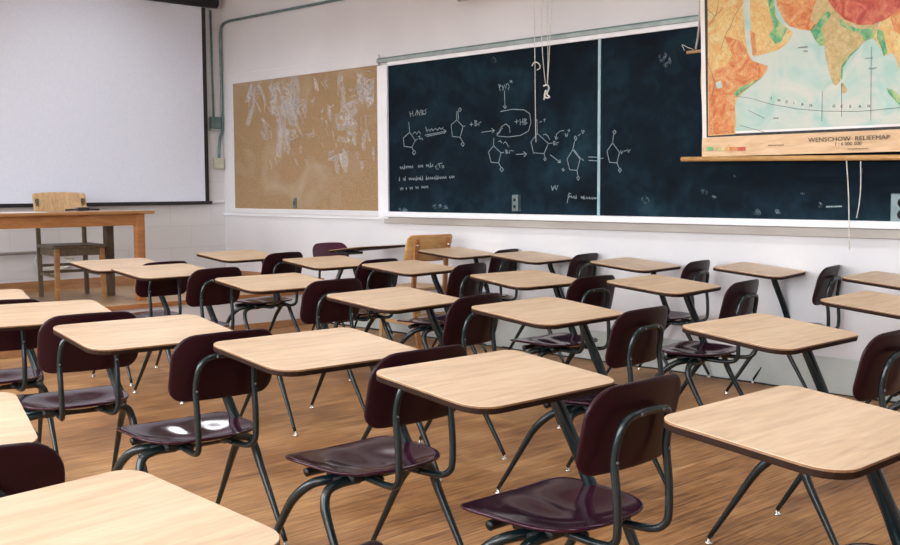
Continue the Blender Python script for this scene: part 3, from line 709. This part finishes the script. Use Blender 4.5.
for c in list(COL.objects):
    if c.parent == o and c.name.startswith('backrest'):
        c.data = c.data.copy(); c.data.materials[0] = mottled('purple_sheen_backrest', (.075, .014, .036), (.09, .018, .044), 12, rough=.3, spec=.4); c['label'] = 'lighter purple backrest'  # brighter copy of the backrest colour, with the sheen put into it

# ------------------------------------------------------------------ pull-down map
XM = 6.03
mp = thing('wall_map', 'pull-down relief map of the Indian Ocean hanging over the chalkboard', 'map', (0, 0, 0))
def mpt(x, y): return wall_pt(x, y, XM)
YL, YRM = 3.925, 1.35
MZ0, MZ1 = 1.44, 3.05
def lean(z): return (z-1.94)*.034
bm = bmesh.new()
def sheet_wave(z, Y): return .004*math.sin(z*9)+.002*math.sin(Y*5)
ny, nz = 26, 24; g = []
for i in range(ny+1):
    row = []
    for j in range(nz+1):
        Y = YL+(YRM-YL)*i/ny; z = MZ0+(MZ1-MZ0)*j/nz
        edge = (.005*math.sin(z*14)+lean(z))*(1-i/ny)**3
        row.append(bm.verts.new((XM+.006, Y+edge, z)))
    g.append(row)
for i in range(ny):
    for j in range(nz): bm.faces.new((g[i][j], g[i+1][j], g[i+1][j+1], g[i][j+1]))
def flat_poly(pts_yz, x, mi):
    if mi != 1 and max(p[0] for p in pts_yz) > 3.85: pts_yz = [(a+lean(b), b) if a > 3.8 and len(pts_yz) == 4 and b-pts_yz[0][1] > -1 and x > XM+.0036 else (a, b) for a, b in pts_yz]
    f = bm.faces.new([bm.verts.new((x, a, b)) for a, b in pts_yz]); f.material_index = mi
def mpoly(pts, lvl, mi): flat_poly([mpt(*p) for p in pts], XM+.006-.0012*lvl, mi)
BL, BB = 3.892, 1.563
# border: white edge, black line, thin tan line, sea field
flat_poly([(YL-.002, MZ0+.12), (YL-.002, MZ1), (BL, MZ1), (BL, MZ0+.12)], XM+.0052, 7)
flat_poly([(BL, BB), (BL, MZ1-.1), (YRM+.08, MZ1-.1), (YRM+.08, BB)], XM+.005, 6)
flat_poly([(BL-.022, BB+.016), (BL-.022, MZ1-.12), (YRM+.1, MZ1-.12), (YRM+.1, BB+.016)], XM+.0044, 7)
flat_poly([(BL-.035, BB+.03), (BL-.035, MZ1-.135), (YRM+.12, MZ1-.135), (YRM+.12, BB+.03)], XM+.0038, 5)
# coastlines (zoomed-crop pixel measurements, 3.633 px per pixel)
def zp(l): return [(660+a/3.633, b/3.633) for a, b in l]
africa = zp([(172, -60), (300, -60), (303, 60), (308, 130), (318, 190), (332, 215), (345, 235), (392, 238), (385, 262), (360, 290), (330, 312), (300, 335), (278, 358), (272, 385), (275, 430), (273, 487), (174, 494)])
arabia = zp([(326, -60), (412, -60), (416, 20), (420, 55), (440, 85), (460, 100), (482, 118), (474, 140), (450, 165), (420, 185), (380, 195), (340, 206), (334, 180), (330, 110), (326, 40)])
persia = zp([(412, -60), (600, -60), (604, 20), (585, 60), (562, 95), (547, 112), (510, 107), (470, 95), (452, 78), (438, 50), (424, 20)])
india = zp([(547, 112), (560, 90), (590, 20), (640, -10), (800, 40), (790, 110), (772, 138), (742, 150), (722, 172), (695, 195), (678, 215), (664, 245), (662, 275), (650, 300), (636, 312), (626, 300), (612, 255), (600, 205), (596, 165), (578, 166), (560, 140)])
tibet = zp([(606, -60), (900, -60), (900, 20), (860, 45), (820, 70), (770, 90), (720, 90), (670, 70), (635, 35), (612, 5)])
burma = zp([(772, 138), (790, 110), (800, 75), (840, 40), (900, 20), (1300, -20), (1300, 200), (900, 240), (878, 290), (868, 250), (858, 215), (842, 190), (826, 200), (812, 205), (800, 175), (785, 150)])
mpoly(africa, 3, 1); mpoly(arabia, 3, 1); mpoly(persia, 3, 2); mpoly(india, 3, 8); mpoly(burma, 3, 1); mpoly(tibet, 5.6, 3)
mpoly(zp([(232, 130), (300, 150), (318, 195), (332, 220), (390, 240), (370, 275), (300, 330), (272, 360), (270, 484), (178, 490), (176, 280), (200, 250), (240, 240), (262, 200)]), 4, 2)
mpoly(zp([(326, 110), (345, 120), (350, 195), (336, 202)]), 4, 2)
mpoly(zp([(372, 285), (355, 292), (325, 314), (295, 334), (276, 354), (268, 340), (290, 318), (320, 305), (350, 290)]), 5, 4)
mpoly(zp([(388, -60), (412, -60), (416, 20), (420, 60), (440, 88), (462, 106), (440, 150), (418, 160), (396, 130), (412, 100), (402, 60), (392, 10)]), 4, 4)
mpoly(zp([(547, 112), (566, 92), (590, 55), (610, 40), (622, 52), (600, 85), (585, 100), (592, 130), (596, 162), (578, 164), (560, 140)]), 4, 4)
mpoly(zp([(650, 66), (680, 90), (725, 106), (765, 102), (778, 100), (772, 138), (744, 148), (730, 122), (690, 110), (655, 92)]), 4, 4)
mpoly(zp([(790, 105), (810, 115), (826, 190), (812, 205), (803, 172), (788, 140)]), 4, 4)
mpoly(zp([(675, 215), (700, 188), (730, 160), (720, 178), (690, 205), (664, 245), (662, 290), (655, 280), (658, 240)]), 4, 4)
mpoly(zp([(545, 70), (560, 20), (600, -60), (620, -60), (612, 10), (590, 60), (565, 92)]), 4, 8)
mpoly(zp([(845, -60), (1300, -60), (1300, 130), (900, 150), (850, 110), (835, 50), (858, 20)]), 5, 2)
mpoly(zp([(656, 305), (664, 300), (680, 326), (672, 340), (658, 334)]), 3, 8)
mpoly(zp([(822, 320), (845, 325), (875, 350), (905, 380), (920, 420), (900, 410), (860, 372), (830, 340)]), 3, 4)
mpoly(zp([(202, 300), (222, 292), (226, 318), (208, 322)]), 5, 5)
def mline(pts, w, lvl, mi):
    for a, b in zip(pts, pts[1:]):
        a, b = mpt(*a), mpt(*b); d = math.hypot(b[0]-a[0], b[1]-a[1]) or 1; n0, n1 = -(b[1]-a[1])/d*w, (b[0]-a[0])/d*w
        flat_poly([(a[0]-n0, a[1]-n1), (b[0]-n0, b[1]-n1), (b[0]+n0, b[1]+n1), (a[0]+n0, a[1]+n1)], XM+.006-.0012*lvl, mi)
for l in ([(300, 10), (270, 60), (255, 100), (240, 120), (222, 180)], [(172, 220), (200, 300), (190, 350)], [(280, 350), (330, 357), (400, 378), (500, 396), (600, 404), (720, 405), (800, 398), (900, 388), (1100, 360)], [(170, 30), (200, 60), (230, 30)], [(215, 0), (205, 50), (180, 90)], [(660, 425), (660, 300)], [(590, 330), (588, 440)], [(768, 170), (766, 440)], [(290, 455), (380, 480)], [(320, 400), (380, 430)]):
    mline(zp(l), .0011, 6, 6)
finish('map_sheet', bm, [M_MAPTAN, M_LANDY, M_LANDO, M_LANDR, M_LANDG, M_SEA, M_INK, M_PAPER, M_LANDT], mp, smooth=False)
# legend strip
bm = bmesh.new(); cols = [M_LANDG, M_LANDT, M_LANDY, M_LANDO, M_LANDR]
for k in range(5):
    a = mpt(706+k*7.8, 149); b = mpt(706+(k+1)*7.8, 146); add_box(bm, XM-.0005, XM+.005, b[0], a[0], a[1]-.012, a[1]+.012, 0, k)
finish('colour_key', bm, cols, mp, smooth=False)
ROT = (R(90), 0, R(-90))
ty, tz = mpt(852, 138)
def mtext(name, body, x, y, size, **kw):
    Y, z = mpt(x, y); return text_mesh(name, body, M_INK, size, (XM-.0022, Y, z-size*.35), ROT, mp, **kw)
M_SERIF = None
mtext('title_lettering', 'WENSCHOW  RELIEFMAP', 848, 138.5, .036, sx=1.2)
mtext('scale_lettering', '1 : 6 000 000', 848, 143.6, .028, sx=1.1)
mtext('note_lettering', 'Kartographisches Institut', 858, 148.5, .012)
mtext('note_lettering', 'Relief und Entwurf', 776, 145, .014)
for k, (ch, x, y) in enumerate(zip('INDIANOCEAN', (771.5, 779, 787, 794, 802.5, 811, 834, 842, 850.5, 860, 869), (98, 100.2, 101.8, 103.2, 104.4, 105.4, 106, 106.2, 106.3, 106.2, 106))):
    mtext('sea_name_letter', ch, x, y, .024)
mtext('small_lettering', 'Arabisches', 803, 47, .014); mtext('small_lettering', 'Meer', 806, 51, .014); mtext('small_lettering', 'Golf von', 869, 58, .013); mtext('small_lettering', 'Bengalen', 873, 68, .013); mtext('small_lettering', 'Somali', 776, 118, .013)
bm = bmesh.new(); add_tube(bm, [(XM-.002, 4.06, 1.428), (XM-.002, YRM-.13, 1.385)], .016, 14); finish('bottom_rod', bm, M_HONEY, mp)
bm = bmesh.new(); add_box(bm, XM-.012, XM+.02, YRM-.05, YL+.03, MZ1-.02, MZ1+.02, .004); finish('top_rod', bm, M_HONEY, mp, smooth=False)
tag(tube('map_cord', M_CORD, [(XM-.02, wall_pt(848, 164, XM)[0], 1.395), (XM-.02, wall_pt(850, 200, XM)[0], 1.2), (XM-.02, wall_pt(851, 250, XM)[0], .88)], .0035, seg=6, smooth_n=3), 'long white pull cord hanging below the map rod', 'cord')
tag(tube('map_cord', M_CORD, [(XM-.015, 2.846, 1.39), (XM-.015, 2.842, 1.25), (XM-.015, 2.848, 1.15), (XM-.015, 2.862, 1.065)], .0035, seg=6, smooth_n=3), 'short grey cord below the map rod, ending above the chalk tray', 'cord')
# rod of another rolled chart, peeping out behind the map
rc = thing('rolled_chart', 'wooden rod end of a second chart peeping out left of the map', 'chart', (0, 0, 0))
tube('rod', M_CHAIRW, [(6.075, 4.06, 2.118), (6.075, 3.3, 2.12)], .011, rc)
tube('hanging_strap', M_TRAY, [(6.06, 3.985, 2.13), (6.06, 3.965, 2.25), (6.055, 3.955, 2.45), (6.06, 3.955, 3.0)], .007, rc, smooth_n=3)
tube('loose_string', M_CORD, [(6.06, 4.07, 2.13), (6.06, 4.09, 2.17), (6.06, 4.05, 2.15), (6.06, 4.0, 2.13)], .0018, rc, seg=5, smooth_n=4)
# chart rail above the chalkboard with its cords
rr_ = thing('chart_roller', 'yellowish roller of a raised chart at the very top above the chalkboard', 'roller', (0, 0, 0))
tube('roller_tube', M_CREAM, [(6.04, 6.12, 2.742), (6.04, 4.3, 2.742)], .045, rr_, seg=16)
tube('end_cap', M_STEEL, [(6.04, 6.13, 2.742), (6.04, 6.12, 2.742)], .047, rr_, seg=16)
def wp(x, y, X=6.0): q = wall_pt(x, y, X); return (X, q[0], q[1])
top = 2.73
cord1 = tube('pull_cord', M_CORD, [(6.0, wp(534, 0)[1], top), wp(534.5, 30), wp(535, 66), wp(535.5, 120), wp(536, 142)], .003, seg=6, smooth_n=2)
tag(cord1, 'single white cord with a hook hanging over the chalkboard', 'cord')
tube('hook', M_CORD, [wp(532, 66), wp(533.5, 63), wp(536, 62), wp(539.5, 64.5), wp(540, 68), wp(537, 70)], .004, cord1, seg=6, smooth_n=3)
cord2 = tube('pull_cord', M_CORD, [(6.0, wp(540.5, 0)[1], top), wp(541.5, 30), wp(543, 60), wp(545.5, 84)], .003, seg=6, smooth_n=2)
tag(cord2, 'looped white cord tied in a knot right of the single cord', 'cord')
tube('cord_strand', M_CORD, [(6.0, wp(552, 0)[1], top), wp(550.5, 25), wp(549, 60), wp(547.5, 84)], .003, cord2, seg=6, smooth_n=2)
tube('cord_strand', M_CORD, [(6.0, wp(547, 0)[1], top), wp(547.5, 30), wp(548, 60), wp(547, 84)], .0025, cord2, seg=6, smooth_n=2)
tube('knot', M_CORD, [wp(543.5, 86), wp(547, 85), wp(549, 88), wp(547, 94), wp(549.5, 97), wp(547, 98), wp(544.5, 96), wp(546, 90), wp(544, 100)], .006, cord2, seg=6, smooth_n=4)

# ------------------------------------------------------------------ light: overcast daylight through the window wall
w = bpy.data.worlds.new('sky'); SC.world = w; w.use_nodes = True
nt = w.node_tree; bg = nt.nodes['Background']
tc = nt.nodes.new('ShaderNodeTexCoord'); sp = nt.nodes.new('ShaderNodeSeparateXYZ'); nt.links.new(tc.outputs['Generated'], sp.inputs[0])
r_ = ramp(nt, sp.outputs[2], [(.0, (.30, .29, .27)), (.02, (.9, .95, 1.0)), (.6, (1.0, 1.03, 1.08))])
nt.links.new(r_, bg.inputs['Color']); bg.inputs['Strength'].default_value = 6.6
for i, (a, b) in enumerate(wins):
    ld = bpy.data.lights.new('window_portal', 'AREA'); ld.shape = 'RECTANGLE'; ld.size = WZ1-WZ0; ld.size_y = b-a
    ld.cycles.is_portal = True
    lo = bpy.data.objects.new('window_portal', ld); COL.objects.link(lo); lo.location = (XL-.21, (a+b)/2, (WZ0+WZ1)/2); lo.rotation_euler = (0, R(-90), 0)

# ceiling fluorescents in open troughs
M_TROUGH = mottled('white_enamel', (.75, .75, .75), (.8, .8, .8), 5, rough=.5)
for fx in (4.55, 1.75, -1.05):
    for fy in (8.1, 5.3, 2.5, -.3):
        t = thing('ceiling_light', 'long white fluorescent ceiling light in an open trough', 'ceiling light', (fx, fy, 3.3), group='fluorescent ceiling lights')
        bm = bmesh.new()
        add_box(bm, -.16, .16, -.62, .62, .125, .14); add_box(bm, -.17, -.16, -.62, .62, 0, .14); add_box(bm, .16, .17, -.62, .62, 0, .14); add_box(bm, -.17, .17, -.63, -.62, 0, .14); add_box(bm, -.17, .17, .62, .63, 0, .14)
        finish('housing', bm, M_TROUGH, t, smooth=False)
        for hy in (-.4, .4): tube('hanger', M_GREYMET, [(0, hy, .14), (0, hy, ZC-3.3)], .006, t, seg=8)
        ld = bpy.data.lights.new('fluorescent_tubes', 'AREA'); ld.shape = 'RECTANGLE'; ld.size = .22; ld.size_y = 1.15; ld.energy = 9.5; ld.color = (.94, .97, 1.)
        lo = bpy.data.objects.new('fluorescent_tubes', ld); COL.objects.link(lo); lo.parent = t; lo.location = (0, 0, .11)

SC.view_settings.view_transform = 'Standard'; SC.view_settings.look = 'None'; SC.view_settings.gamma = 1; SC.view_settings.use_curve_mapping = False
SC.view_settings.exposure = 1.2
